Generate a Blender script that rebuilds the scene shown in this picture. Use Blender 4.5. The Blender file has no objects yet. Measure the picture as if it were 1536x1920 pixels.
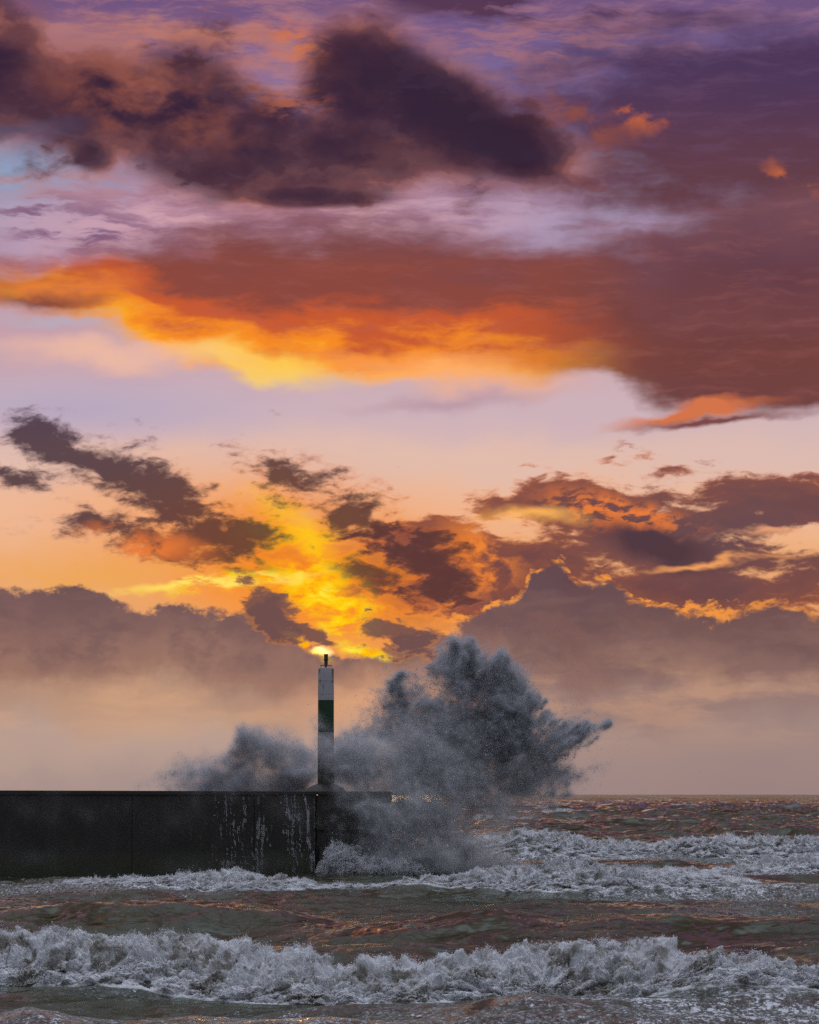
import bpy, math, random
import numpy as np
from mathutils import Vector
R = math.radians
scene = bpy.context.scene

# ------------------------------------------------------------------ camera
CAM_Z = 6.0
cam_d = bpy.data.cameras.new("camera"); cam = bpy.data.objects.new("camera", cam_d)
scene.collection.objects.link(cam); scene.camera = cam
cam_d.sensor_fit = 'VERTICAL'; cam_d.sensor_height = 30.0; cam_d.sensor_width = 24.0
cam_d.lens = 100.0; cam_d.clip_start = 0.5; cam_d.clip_end = 60000
cam.location = (0, 0, CAM_Z)
cam.rotation_euler = (R(90 + math.degrees(math.atan(527 / 6400))), 0, 0)

scene.view_settings.view_transform = 'Standard'
scene.view_settings.look = 'None'
scene.view_settings.exposure = 0.0
scene.view_settings.gamma = 1.0
scene.view_settings.use_curve_mapping = False
scene.cycles.max_bounces = 6
scene.cycles.diffuse_bounces = 3
scene.cycles.glossy_bounces = 3
scene.cycles.transmission_bounces = 4
scene.cycles.volume_bounces = 1
scene.cycles.transparent_max_bounces = 24
scene.cycles.sample_clamp_indirect = 3.0
scene.cycles.sample_clamp_direct = 6.0
scene.cycles.use_denoising = False

# ------------------------------------------------------------------ sun
SUN_AZ, SUN_EL = -1.46, 2.37            # degrees right of +Y, above the horizon
sun_d = bpy.data.lights.new("sun", 'SUN'); sun = bpy.data.objects.new("sun", sun_d)
scene.collection.objects.link(sun)
sun_d.energy = 0.04; sun_d.angle = R(4.0); sun_d.color = (1.0, 0.52, 0.20)
_sd = Vector((math.sin(R(SUN_AZ)) * math.cos(R(SUN_EL)), math.cos(R(SUN_AZ)) * math.cos(R(SUN_EL)), math.sin(R(SUN_EL))))
sun.rotation_euler = (-_sd).to_track_quat('-Z', 'Y').to_euler()

# ------------------------------------------------------------------ small node language
def lin(c):
    return tuple(((v / 255) / 12.92 if v / 255 <= 0.04045 else ((v / 255 + 0.055) / 1.055) ** 2.4) for v in c)
class G:
    nt = None
def nd(t, **kw):
    n = G.nt.nodes.new(t)
    for k, v in kw.items(): setattr(n, k, v)
    return n
def put(v, inp):
    if isinstance(v, E): G.nt.links.new(v.s, inp)
    elif isinstance(v, tuple) and inp.type == 'RGBA' and len(v) == 3: inp.default_value = (*v, 1)
    else: inp.default_value = v
def mt(op, *a, clamp=False):
    n = nd('ShaderNodeMath', operation=op, use_clamp=clamp)
    for i, v in enumerate(a): put(v, n.inputs[i])
    return E(n.outputs[0])
class E:
    def __init__(s, sock): s.s = sock
    def __add__(s, o): return mt('ADD', s, o)
    __radd__ = __add__
    def __sub__(s, o): return mt('SUBTRACT', s, o)
    def __rsub__(s, o): return mt('SUBTRACT', o, s)
    def __mul__(s, o): return mt('MULTIPLY', s, o)
    __rmul__ = __mul__
    def __truediv__(s, o): return mt('DIVIDE', s, o)
    def __neg__(s): return mt('MULTIPLY', s, -1.0)
def emin(a, b): return mt('MINIMUM', a, b)
def emax(a, b): return mt('MAXIMUM', a, b)
def sst(a, b, x):                       # smooth 0..1 step of x from a to b
    n = nd('ShaderNodeMapRange', interpolation_type='SMOOTHSTEP', clamp=False)
    put(x, n.inputs['Value']); put(a, n.inputs['From Min']); put(b, n.inputs['From Max'])
    return E(n.outputs['Result'])
def vec(x, y, z=0.0):
    n = nd('ShaderNodeCombineXYZ')
    put(x, n.inputs[0]); put(y, n.inputs[1]); put(z, n.inputs[2])
    return E(n.outputs[0])
def sep(v):
    n = nd('ShaderNodeSeparateXYZ'); put(v, n.inputs[0])
    return E(n.outputs[0]), E(n.outputs[1]), E(n.outputs[2])
def noise(v, sc, detail=6, rough=0.55, dist=0.0, lac=2.0, dims='2D', color=False):
    n = nd('ShaderNodeTexNoise', noise_dimensions=dims)
    put(v, n.inputs['Vector']); n.inputs['Scale'].default_value = sc
    n.inputs['Detail'].default_value = detail; n.inputs['Roughness'].default_value = rough
    n.inputs['Distortion'].default_value = dist; n.inputs['Lacunarity'].default_value = lac
    return E(n.outputs['Color' if color else 0])
def mix(f, a, b, mode='MIX'):
    n = nd('ShaderNodeMix', data_type='RGBA', blend_type=mode)
    put(f, n.inputs[0]); put(a, n.inputs[6]); put(b, n.inputs[7])
    return E(n.outputs[2])
def ramp(x, stops, srgb=True, interp='EASE'):
    n = nd('ShaderNodeValToRGB'); r = n.color_ramp; r.interpolation = interp
    while len(r.elements) < len(stops): r.elements.new(0.5)
    for e, (p, c) in zip(r.elements, stops):
        e.position = p; e.color = (*(lin(c) if srgb else c), 1)
    put(x, n.inputs[0])
    return E(n.outputs[0])
def curve(x, pts, lo, hi, ylo=0.0, yhi=15.0):   # a smooth y(x) through points
    n = nd('ShaderNodeFloatCurve'); cm = n.mapping; c = cm.curves[0]
    pts = [((a - lo) / (hi - lo), (b - ylo) / (yhi - ylo)) for a, b in pts]
    while len(c.points) < len(pts): c.points.new(0.5, 0.5)
    for p, q in zip(c.points, pts):
        p.location = q; p.handle_type = 'AUTO'
    cm.update()
    put((x - lo) * (1.0 / (hi - lo)), n.inputs['Value'])
    return E(n.outputs[0]) * (yhi - ylo) + ylo
def blob(p, cx, cy, rx, ry, rot=0.0):   # 1 in the middle, 0 at the ellipse, negative outside
    n = nd('ShaderNodeMapping', vector_type='TEXTURE')
    put(p, n.inputs[0]); n.inputs[1].default_value = (cx, cy, 0)
    n.inputs[2].default_value = (0, 0, R(rot)); n.inputs[3].default_value = (rx, ry, 1)
    l = nd('ShaderNodeVectorMath', operation='LENGTH'); G.nt.links.new(n.outputs[0], l.inputs[0])
    return 1.0 - E(l.outputs['Value'])
def blobs(p, lst):
    r = None
    for b in lst:
        e = blob(p, *b); r = e if r is None else mt('SMOOTH_MAX', r, e, 0.15)
    return r
def glow(p, cx, cy, rx, ry, rot=0.0, k=1.0):     # soft bump
    return sst(0.0, 1.0, blob(p, cx, cy, rx, ry, rot)) * k

# ------------------------------------------------------------------ sky (world, a function of direction only)
world = bpy.data.worlds.new("World"); scene.world = world; world.use_nodes = True
G.nt = world.node_tree; G.nt.nodes.clear()
geo = nd('ShaderNodeTexCoord')
dx, dy, dz = sep(E(geo.outputs['Generated']))
az = mt('ARCTAN2', dx, dy) * (180 / math.pi)
el = mt('ARCSINE', dz) * (180 / math.pi)
el = emax(el, -0.3)
# sky units: one unit is 0.895 degrees; X grows to the right, Y downwards, the horizon is at 14.87
X = az * 1.117 + 7.68
Y = 14.87 - el * 1.117
P = vec(X, Y)
SX = SUN_AZ * 1.117 + 7.68; SY = 14.87 - SUN_EL * 1.117

def vmath(op, a, b):
    n = nd('ShaderNodeVectorMath', operation=op); put(a, n.inputs[0]); put(b, n.inputs[1]); return E(n.outputs[0])
def vscale(a, k):
    n = nd('ShaderNodeVectorMath', operation='SCALE'); put(a, n.inputs[0]); n.inputs['Scale'].default_value = k; return E(n.outputs[0])
def warped(p, sc, amp, detail=3, seed=0.0, rough=0.5, sy=1.0):
    q = vmath('MULTIPLY', p, (1.0, sy, 1.0)); q = vmath('ADD', q, (seed, seed * 1.7, seed))
    c = noise(q, sc, detail, rough, color=True); sc_ = nd('ShaderNodeSeparateColor'); put(c, sc_.inputs[0]); c = vec(E(sc_.outputs[0]), E(sc_.outputs[1]))
    return vmath('ADD', p, vscale(vmath('SUBTRACT', c, (0.5, 0.5, 0.0)), amp))

W1 = warped(P, 0.45, 1.5, 5, 3.0, 0.6)         # large billow
W2 = warped(P, 1.3, 0.50, 7, 9.0, 0.54)          # ragged cumulus edges
W3 = warped(P, 0.6, 0.8, 4, 21.0, 0.5, sy=2.0)
W5 = warped(P, 1.2, 0.26, 3, 33.0, 0.5)  # soft streaked stratus
def turned(v, deg, sx, sy, add=0.0):
    n = nd('ShaderNodeMapping', vector_type='POINT'); put(v, n.inputs[0]); n.inputs[1].default_value = (add, add, 0)
    n.inputs[2].default_value = (0, 0, R(deg)); n.inputs[3].default_value = (sx, sy, 1); return E(n.outputs[0])
n_cu = noise(turned(W5, -28, 0.8, 1.25), 1.05, 10, 0.60)            # cumulus texture
n_fi = noise(turned(W5, -32, 0.55, 1.35, 5.0), 2.9, 8, 0.62)                  # fine wisps
def streak(deg, sx, sy, seed, detail=8, rough=0.6, src=None):
    n = nd('ShaderNodeMapping', vector_type='POINT'); put(src or W5, n.inputs[0])
    n.inputs[1].default_value = (seed, seed, seed); n.inputs[2].default_value = (0, 0, R(deg)); n.inputs[3].default_value = (sx, sy, 1)
    return noise(E(n.outputs[0]), 1.0, detail, rough)
n_s1 = streak(6, 0.35, 1.5, 2.0)                # broad horizontal streaks
n_s2 = streak(-12, 0.7, 4.2, 7.0, 8, 0.66)        # fine combed cirrus
W1x, W1y, _ = sep(W1); W2x, W2y, _ = sep(W2); W3x, W3y, _ = sep(W3)
XL, XH = -6.0, 22.0
def C(x, pts): return curve(x, [(XL, pts[0][1])] + pts + [(XH, pts[-1][1])], XL, XH)

# --- clear sky behind everything
col = ramp(W3y * (1 / 16.0), [(0.0, (112, 84, 128)), (0.13, (128, 110, 160)), (0.20, (142, 136, 172)), (0.27, (170, 150, 180)), (0.40, (196, 160, 172)),
    (0.485, (206, 178, 186)), (0.54, (226, 188, 172)), (0.60, (238, 184, 150)), (0.66, (238, 174, 122)), (0.74, (230, 164, 106)), (0.80, (214, 160, 118)), (0.86, (196, 158, 138)), (0.93, (182, 148, 138))])
# left side bluer, far right greyer
lb = glow(P, -0.5, 3.3, 3.4, 1.5, 0, 0.85)
col = mix(lb, col, lin((142, 162, 192)))
col = mix(glow(P, 1.2, 7.7, 5.5, 0.9, 0, 0.75), col, lin((178, 166, 192)))
col = mix(glow(P, 16.0, 8.4, 7.0, 1.3, 0, 0.5), col, lin((212, 184, 182)))
col = mix(sst(8.0, 16.0, X) * sst(12.0, 14.0, Y) * 0.75, col, lin((160, 133, 130)))
# cirrus veil at the top
ve = sst(0.42, 0.62, n_s2 * 0.55 + n_s1 * 0.45) * sst(5.5, 3.6, Y)
col = mix(ve * 0.55, col, mix(sst(9.0, 3.0, X), lin((168, 122, 146)), lin((206, 138, 122))))
col = mix(glow(W3, 3.8, 0.9, 4.2, 1.0, 8, 0.85) * sst(0.35, 0.6, n_s1), col, lin((190, 120, 100)))
col = mix(glow(W3, 10.2, 0.9, 4.0, 1.1, -4, 0.8) * sst(0.38, 0.6, n_s2), col, lin((168, 112, 118)))
vd = sst(0.40, 0.62, n_s1) * glow(P, 10.0, -0.2, 5.5, 1.3, 0, 1.6)
col = mix(emin(vd, 0.9), col, lin((76, 48, 76)))
# pale break in the cloud under the great dark mass
col = mix(glow(W1, 5.0, 4.1, 8.0, 1.5, -3, 0.9), col, mix(sst(0.36, 0.62, n_s1 * 0.5 + n_s2 * 0.5), lin((218, 164, 170)), lin((158, 112, 140))))
col = mix(glow(W2, 1.2, 4.3, 3.2, 0.8, 10, 0.9) * sst(0.45, 0.62, n_s2), col, lin((120, 86, 122)))

# --- mauve mass filling the upper right
d = (blob(P, 15.0, 2.6, 7.6, 2.6, 4) + (n_s1 - 0.5) * 0.6 + (n_cu - 0.5) * 0.4)
a_ur = sst(0.0, 0.55, d)
c_ur = mix(sst(1.2, 3.6, Y), lin((74, 52, 86)), lin((96, 56, 64)))
c_ur = mix(sst(0.45, 0.7, n_s2) * 0.35, c_ur, lin((104, 72, 104)))
col = mix(a_ur * 0.96, col, c_ur)
col = mix(glow(W2, 11.9, 2.1, 1.1, 0.55, 25, 1.3) * sst(0.48, 0.66, n_cu), col, lin((190, 98, 62)))
col = mix(glow(W2, 14.9, 3.5, 0.9, 0.35, 20, 1.2) * sst(0.46, 0.62, n_cu), col, lin((186, 98, 64)))
col = mix(glow(W2, 11.0, 2.4, 1.3, 0.9, 30, 1.0) * sst(0.40, 0.6, n_cu), col, lin((140, 78, 70)))

# --- great sunlit stratus band across the middle
top = C(W3x, [(-2, 4.9), (0, 4.55), (2, 4.3), (5, 3.9), (7.5, 3.85), (10, 4.25), (12.5, 3.9), (15.4, 3.2)])
bot = C(W3x, [(-2, 6.0), (0, 6.0), (2, 6.35), (3.5, 7.0), (5.2, 7.15), (6.6, 7.25), (7.6, 7.35), (9.5, 7.25), (11.2, 7.2), (12.2, 7.75), (13.5, 7.9), (15.4, 7.95)])
band = emin((W3y - top) / 1.1, (bot - W3y) / 0.55) + (n_s1 - 0.5) * 0.9
a_b = sst(-0.05, 0.75, band)
dep = (bot - W3y) + (n_s1 - 0.5) * 1.5 + (n_cu - 0.5) * 0.5          # height above the lit underside
c_hot = ramp((dep + 0.6) * (1 / 3.6), [(0.0, (250, 196, 150)), (0.12, (255, 202, 96)), (0.24, (255, 168, 38)), (0.35, (246, 138, 38)), (0.47, (200, 90, 50)), (0.63, (140, 72, 62)), (1.0, (122, 72, 76))])
c_dim = ramp((dep + 0.6) * (1 / 3.6), [(0.0, (120, 74, 74)), (0.25, (112, 66, 66)), (0.5, (116, 66, 62)), (0.8, (126, 74, 72)), (1.0, (120, 78, 88))])
hot = emin(sst(13.0, 8.4, W3x + W3y * 0.35 - 2.2), sst(-3.0, 3.2, X) * 0.9 + 0.1)
c_b = mix(hot, c_dim, c_hot)
c_b = mix(glow(W3, 1.0, 5.55, 2.4, 0.55, -3, 0.9) * sst(0.38, 0.58, n_cu), c_b, lin((232, 128, 58)))
c_b = mix(glow(W3, 0.8, 5.72, 1.9, 0.3, 2, 0.9), c_b, lin((120, 66, 62)))
c_b = mix(glow(W1, 14.5, 5.2, 4.5, 1.9, 0, 0.7), c_b, lin((92, 56, 70)))
c_b = mix(sst(0.46, 0.72, n_s2) * 0.22, c_b, lin((168, 98, 92)))
col = mix(a_b, col, c_b)
# the white-gold lower lip
lip = glow(W3, 4.8, 6.85, 2.3, 0.45, 9, 1.1)
col = mix(emin(lip, 0.75), col, lin((255, 212, 92)))
col = mix(glow(W3, 8.5, 7.0, 3.4, 0.55, 5, 0.75), col, lin((255, 176, 110)))
col = mix(glow(W3, 2.0, 6.65, 3.5, 0.45, 3, 0.7), col, lin((248, 192, 160)))
col = mix(glow(W3, 1.1, 6.1, 1.7, 0.14, 4, 0.9), col, lin((186, 170, 186)))
# small lit bar at the right under the band
col = mix(glow(W3, 13.0, 7.75, 2.3, 0.22, -7, 1.3), col, lin((212, 116, 74)))
col = mix(glow(W3, 13.4, 7.92, 2.4, 0.16, -3, 1.1), col, lin((126, 72, 72)))
col = mix(glow(W3, 8.4, 7.55, 2.8, 0.3, -4, 0.6), col, lin((178, 140, 156)))

# --- the great dark mass, upper left to centre
d = blobs(P, [(-0.5, 1.3, 2.6, 1.6, 28), (1.6, 2.0, 2.9, 1.35, 14), (3.5, 2.3, 1.8, 1.6, 30), (4.6, 2.9, 2.2, 1.3, 8), (6.9, 1.6, 1.7, 1.4, 40), (8.1, 2.2, 2.4, 1.35, 28), (6.4, 2.9, 3.0, 1.1, -3), (9.4, 2.75, 2.0, 0.8, 15), (1.7, 2.9, 0.7, 0.5, 20), (5.6, 3.7, 2.2, 0.3, 0)])
d0 = d
n_big = noise(turned(W5, -20, 0.40, 0.75, 17.0), 1.0, 10, 0.54)
dc = d0 * 0.95 + 0.08 + (n_big - 0.5) * 1.7 + (n_cu - 0.5) * 0.5
d = d + (n_big - 0.5) * 1.3 + (n_cu - 0.5) * 0.8 + (n_fi - 0.5) * 0.9
a_d = emax(sst(-0.12, 0.60, d), sst(-0.10, 0.42, d0) * 0.97)
c_d = ramp(dc, [(0.0, (168, 112, 114)), (0.16, (142, 86, 82)), (0.34, (100, 60, 64)), (0.58, (72, 43, 56)), (1.0, (52, 32, 52))])
c_d = mix(glow(W1, 2.6, 1.8, 3.2, 1.2, 15, 0.95) * sst(0.58, 0.40, n_big), c_d, lin((150, 84, 68)))
c_d = mix(emin(glow(W1, 8.3, 2.0, 2.4, 1.2, 25, 1.4), 0.92), c_d, lin((48, 31, 50)))
c_d = mix(glow(W2, 5.3, 1.9, 1.2, 0.5, 10, 0.9) * sst(0.42, 0.6, n_fi), c_d, lin((172, 98, 78)))
c_d = mix(glow(W2, 7.6, 3.0, 2.0, 0.5, 0, 0.5) * sst(0.42, 0.6, n_cu), c_d, lin((112, 70, 70)))
col = mix(a_d * 0.97, col, c_d)
col = mix(glow(W2, 5.45, 0.85, 1.0, 0.55, 20, 1.1) * 0.75 * sst(0.36, 0.6, n_fi), col, lin((214, 118, 66)))
# grey streak at the left edge
col = mix(glow(W3, 0.2, 2.62, 1.9, 0.28, -4, 1.0) * 0.9, col, lin((86, 74, 100)))

# --- glow of the hidden sun
g1 = glow(P, 5.9, 10.7, 6.6, 2.5, 12, 0.92)
col = mix(g1, col, lin((246, 152, 62)))
m_f = n_fi * 0.55 + n_cu * 0.45
col = mix(glow(W1, 5.9, 10.9, 4.4, 1.6, 12, 0.9), col, lin((250, 138, 30)))
lit = lambda k: ramp((m_f - 0.30 + k) * (1 / 0.40), [(0.0, (150, 80, 48)), (0.22, (204, 104, 40)), (0.42, (246, 146, 34)), (0.62, (255, 180, 12)), (0.82, (255, 206, 16)), (1.0, (255, 228, 70))])
c_fire = lit(0.02)
col = mix(emin(glow(W1, 5.9, 10.5, 2.9, 1.7, 26, 1.3), 1.0) * (sst(0.38, 0.54, m_f) * 0.55 + 0.33), col, c_fire)
col = mix(glow(W1, 7.9, 10.9, 2.2, 1.2, 20, 1.0) * 0.7, col, lit(-0.06))
col = mix(emin(glow(W2, 5.75, 10.05, 0.9, 0.5, 40, 1.1), 1.0) * 0.5, col, lin((255, 206, 32)))
col = mix(glow(W1, 1.9, 10.7, 3.4, 0.55, -3, 0.8), col, lin((238, 166, 84)))

# --- red-brown bank at the right, with lit edges
d = blobs(P, [(9.9, 10.8, 2.7, 1.15, 0), (12.6, 10.2, 2.6, 1.15, 10), (11.0, 9.55, 2.3, 0.5, 4), (14.9, 9.5, 2.6, 0.5, -2), (13.2, 11.1, 3.4, 0.65, 0), (8.3, 10.6, 1.5, 1.0, 30)])
d = d * 0.9 + 0.12 + (n_s1 - 0.5) * 2.2 + (n_cu - 0.5) * 0.9 + (n_fi - 0.5) * 0.8
a_r = sst(0.0, 0.40, d)
c_r = ramp(d, [(0.0, (250, 160, 78)), (0.12, (220, 120, 64)), (0.26, (160, 88, 62)), (0.5, (128, 74, 66)), (1.0, (108, 66, 68))])
c_r = mix(glow(W1, 13.6, 10.2, 4.2, 1.6, 0, 1.0), c_r, lin((98, 68, 76)))
c_r = mix(glow(W2, 11.6, 9.65, 2.2, 0.5, 12, 1.3) * sst(0.42, 0.56, n_fi), c_r, lin((232, 122, 54)))
c_r = mix(glow(W2, 9.0, 10.5, 1.3, 1.3, 30, 1.2) * sst(0.45, 0.6, n_cu), c_r, lin((236, 130, 50)))
c_r = mix(glow(W2, 12.3, 10.25, 1.7, 0.5, 20, 1.5) * 0.9, c_r, lin((70, 48, 62)))
col = mix(a_r * 0.97, col, c_r)
# lit slits in the bank
col = mix(glow(W3, 13.3, 10.62, 2.4, 0.12, -4, 1.0) * sst(0.38, 0.55, n_s1), col, lin((238, 158, 96)))
col = mix(glow(W3, 14.4, 10.0, 1.5, 0.12, -6, 1.1) * sst(0.38, 0.55, n_s1), col, lin((226, 158, 116)))
col = mix(glow(W3, 10.0, 9.75, 1.4, 0.28, 2, 0.9), col, lin((255, 182, 92)))

# --- dark torn fragments drifting in front of the glow
d = blobs(P, [(0.8, 8.3, 0.95, 0.45, 20), (2.0, 8.85, 1.5, 0.42, 22), (3.3, 9.5, 1.7, 0.70, 36), (4.1, 10.0, 1.35, 0.70, 26), (1.9, 9.85, 1.2, 0.30, 0), (0.45, 9.05, 0.8, 0.28, 15), (2.9, 10.2, 1.1, 0.4, 10),
    (5.7, 9.1, 1.3, 0.42, 24), (6.5, 9.55, 1.4, 0.52, 30), (7.0, 10.1, 1.15, 0.55, 48), (8.2, 10.75, 1.1, 0.62, 38), (7.2, 10.9, 1.0, 0.4, 30)])
d = d * 0.9 + 0.12 + (n_cu - 0.5) * 2.2 + (n_fi - 0.5) * 2.2
a_f = sst(-0.14, 0.80, d)
near = glow(P, 6.2, 10.3, 5.6, 3.2, 0, 1.7)
c_f = mix(sst(0.05, 0.5, d), mix(emin(near, 1.0), lin((134, 98, 108)), lin((226, 112, 36))), mix(emin(near, 1.0), lin((72, 50, 62)), lin((92, 56, 54))))
c_f = mix(glow(W2, 2.7, 10.25, 1.9, 0.5, 8, 1.1) * sst(0.42, 0.58, n_cu), c_f, lin((226, 116, 54)))
col = mix(a_f * 0.93, col, c_f)
wisp = sst(0.56, 0.70, n_fi) * (glow(W2, 11.8, 8.6, 0.5, 0.5, 0, 1) + glow(W2, 13.0, 8.75, 1.2, 0.2, 5, 0.7) + glow(W2, 5.1, 7.7, 0.5, 0.15, 0, 0.8))
col = mix(emin(wisp, 0.8), col, lin((186, 128, 118)))

# --- yellow fire between the fragments
fire = glow(W2, 6.3, 11.3, 1.9, 0.8, 30, 1.1) + glow(W2, 4.3, 10.95, 2.0, 0.28, -6, 1.3)
f1 = emin(fire * sst(0.40, 0.58, m_f), 1.0)
col = mix(f1 * 0.92, col, lit(0.07))
col = mix(glow(W3, 3.9, 10.95, 2.6, 0.16, -6, 1.4) * sst(0.40, 0.55, n_s2), col, lin((255, 222, 96)))

# --- the low grey banks over the horizon
topl = C(W2x, [(-2, 11.0), (0, 10.95), (1.0, 11.15), (2.0, 11.2), (2.5, 11.45), (3.2, 11.35), (4.0, 11.5), (4.7, 11.35), (5.1, 11.2), (5.5, 11.6), (6.0, 12.1), (6.6, 12.35), (7.1, 12.3), (7.5, 11.75), (8.6, 11.65), (9.3, 11.25), (9.8, 11.15), (10.1, 10.68), (10.5, 10.62), (10.9, 10.9), (11.4, 10.9), (11.9, 11.25), (12.8, 11.38), (14.0, 11.4), (14.5, 11.25), (15.0, 11.4), (15.5, 11.62)])
edge = (W2y - topl) + (n_cu - 0.5) * 0.85 + (n_fi - 0.5) * 0.22
a_l = sst(-0.03, 0.10, edge)
un = sst(12.1, 13.2, W1y + (n_cu - 0.5) * 1.1)     # underside melts into the pale air
c_l = ramp((W1y - 10.6) * (1 / 4.4), [(0.0, (104, 78, 84)), (0.25, (126, 94, 92)), (0.42, (150, 112, 100)), (0.55, (166, 132, 118)), (0.75, (184, 156, 143)), (1.0, (168, 145, 139))])
c_lr = ramp((W1y - 10.6) * (1 / 4.4), [(0.0, (92, 66, 74)), (0.25, (112, 82, 82)), (0.45, (134, 102, 98)), (0.55, (150, 121, 116)), (0.75, (160, 134, 128)), (1.0, (154, 130, 128))])
c_l = mix(sst(5.0, 14.0, X), c_l, c_lr)
c_l = mix(un * sst(0.40, 0.66, n_s1) * sst(14.3, 12.9, Y) * 0.42, c_l, lin((226, 172, 130)))
c_l = mix(sst(0.42, 0.60, n_cu) * sst(13.0, 12.2, Y) * 0.5, c_l, lin((104, 80, 84)))
c_l = mix(sst(0.5, 0.66, n_s1) * sst(12.9, 12.4, Y) * 0.25, c_l, lin((150, 112, 104)))
rim = sst(0.47, 0.60, n_fi * 0.5 + n_s1 * 0.5 + 0.06) * sst(-0.08, -0.01, edge) * sst(0.15, 0.03, edge) * sst(7.0, 3.0, mt('ABSOLUTE', X - 10.0)) * 0.9
col = mix(a_l * 0.97, col, c_l)
col = mix(rim * sst(0.36, 0.56, n_fi) * (1.0 - glow(P, 1.0, 11.3, 3.4, 1.0) ), col, lin((250, 156, 66)))
# break under the banks, warm where the sun is near
col = mix(glow(W1, 7.2, 13.1, 3.0, 1.0, 0, 0.65), col, lin((236, 170, 122)))
col = mix(glow(W1, 2.5, 13.2, 4.0, 0.9, 3, 0.5), col, lin((216, 168, 130)))
# --- the fiery slit just over the sun, and the sun breaking through
f2 = glow(W2, 5.65, 12.05, 0.8, 0.16, 32, 1.6) + glow(W2, 6.85, 12.28, 0.8, 0.14, 18, 1.5) + glow(W2, 6.4, 11.55, 1.2, 0.6, 35, 1.3) * sst(0.44, 0.56, n_fi)
col = mix(emin(f2, 1.0) * sst(0.34, 0.46, m_f), col, lit(0.06))
d = blobs(P, [(5.15, 11.55, 0.85, 0.42, 38), (5.75, 11.85, 0.5, 0.16, 30), (7.6, 11.9, 0.9, 0.4, 10)]) + (n_cu - 0.5) * 1.6 + (n_fi - 0.5) * 2.0
col = mix(sst(-0.05, 0.25, d) * 0.93, col, mix(sst(0.0, 0.4, d), lin((196, 122, 66)), lin((112, 78, 76))))
sunc = glow(W2, SX - 0.03, SY, 0.26, 0.12, 0, 1.2)
sun_core = emin(sunc, 1.0)

# --- outside the part of the sky towards the sun: a dusk sky (Nishita) with unseen cloud shaped for the light
sky = nd('ShaderNodeTexSky', sky_type='NISHITA'); sky.sun_disc = False
sky.sun_elevation = R(SUN_EL); sky.sun_rotation = R(SUN_AZ)
sky.air_density = 1.0; sky.dust_density = 1.2; sky.ozone_density = 2.0
dusk = vscale(E(sky.outputs[0]), 0.12)
n_far = noise(vmath('MULTIPLY', E(geo.outputs['Generated']), (2.0, 2.0, 6.0)), 1.4, 5, 0.6, dims='3D')
front = sst(-0.1, 0.7, dy) * sst(0.72, 0.35, dz)                 # dark cloud added out of view over the sea, browning what the water reflects
dusk = vmath('ADD', dusk, mix(sst(0.35, 0.65, n_far), lin((200, 208, 228)), lin((236, 234, 244))))
dusk = vscale(dusk, 1.3); up = sst(0.2, 0.85, dz)
dusk = mix(up, mix(n_far, lin((62, 60, 72)), lin((96, 88, 98))), dusk)     # unseen dim low bank and bright zenith, added to light the foam from above
dusk = mix(front, dusk, mix(sst(0.40, 0.62, n_far), lin((78, 60, 50)), lin((148, 116, 92))))
fade = emin(sst(34.0, 17.0, mt('ABSOLUTE', az)), sst(19.0, 13.2, el))
bg = nd('ShaderNodeBackground'); put(col, bg.inputs[0]); bg.inputs[1].default_value = 1.0
bgd = nd('ShaderNodeBackground'); put(dusk, bgd.inputs[0]); bgd.inputs[1].default_value = 1.0
ms = nd('ShaderNodeMixShader'); put(fade, ms.inputs[0]); G.nt.links.new(bgd.outputs[0], ms.inputs[1]); G.nt.links.new(bg.outputs[0], ms.inputs[2])
bg2 = nd('ShaderNodeBackground'); bg2.inputs[0].default_value = (1.0, 0.80, 0.30, 1); put(sun_core * 1.2, bg2.inputs[1])
ad = nd('ShaderNodeAddShader'); G.nt.links.new(ms.outputs[0], ad.inputs[0]); G.nt.links.new(bg2.outputs[0], ad.inputs[1])
wo = nd('ShaderNodeOutputWorld'); G.nt.links.new(ad.outputs[0], wo.inputs[0])
try:
    world.cycles.sampling_method = 'MANUAL'; world.cycles.sample_map_resolution = 1024
except Exception: pass

# ------------------------------------------------------------------ numpy noise and mesh helpers
rng = np.random.default_rng(7)
def _h(ix, iy, iz, seed):
    n = (ix.astype(np.int64) * 374761393 + iy.astype(np.int64) * 668265263 + iz.astype(np.int64) * 2147483647 + seed * 1274126177) & 0xffffffff
    n = ((n ^ (n >> 13)) * 1274126177) & 0xffffffff
    n = ((n ^ (n >> 16)) * 2246822519) & 0xffffffff
    return ((n ^ (n >> 15)) & 0xffffff).astype(np.float32) / 8388607.5 - 1.0
def vnoise(p, seed=0):                  # value noise in -1..1
    f = np.floor(p); t = (p - f).astype(np.float32); i = f.astype(np.int64)
    t = t * t * t * (t * (t * 6 - 15) + 10)
    x, y, z = i[:, 0], i[:, 1], i[:, 2]; r = 0
    for a in (0, 1):
        wa = t[:, 0] if a else 1 - t[:, 0]
        for b in (0, 1):
            wb = t[:, 1] if b else 1 - t[:, 1]
            for c in (0, 1):
                wc = t[:, 2] if c else 1 - t[:, 2]
                r = r + wa * wb * wc * _h(x + a, y + b, z + c, seed)
    return r
def fbm(p, octs=4, seed=0, gain=0.5, billow=False):
    r = 0; a = 1.0; tot = 0; q = np.asarray(p, dtype=np.float64).copy()
    for o in range(octs):
        n = vnoise(q, seed + o * 17)
        r = r + a * (np.abs(n) * 2 - 0.6 if billow else n); tot += a; a *= gain
        q = q * 2.03 + 11.7
    return r / tot
def pts3(x, y, z): return np.stack([np.asarray(x, float), np.asarray(y, float), np.broadcast_to(np.asarray(z, float), np.shape(x))], 1)

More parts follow.
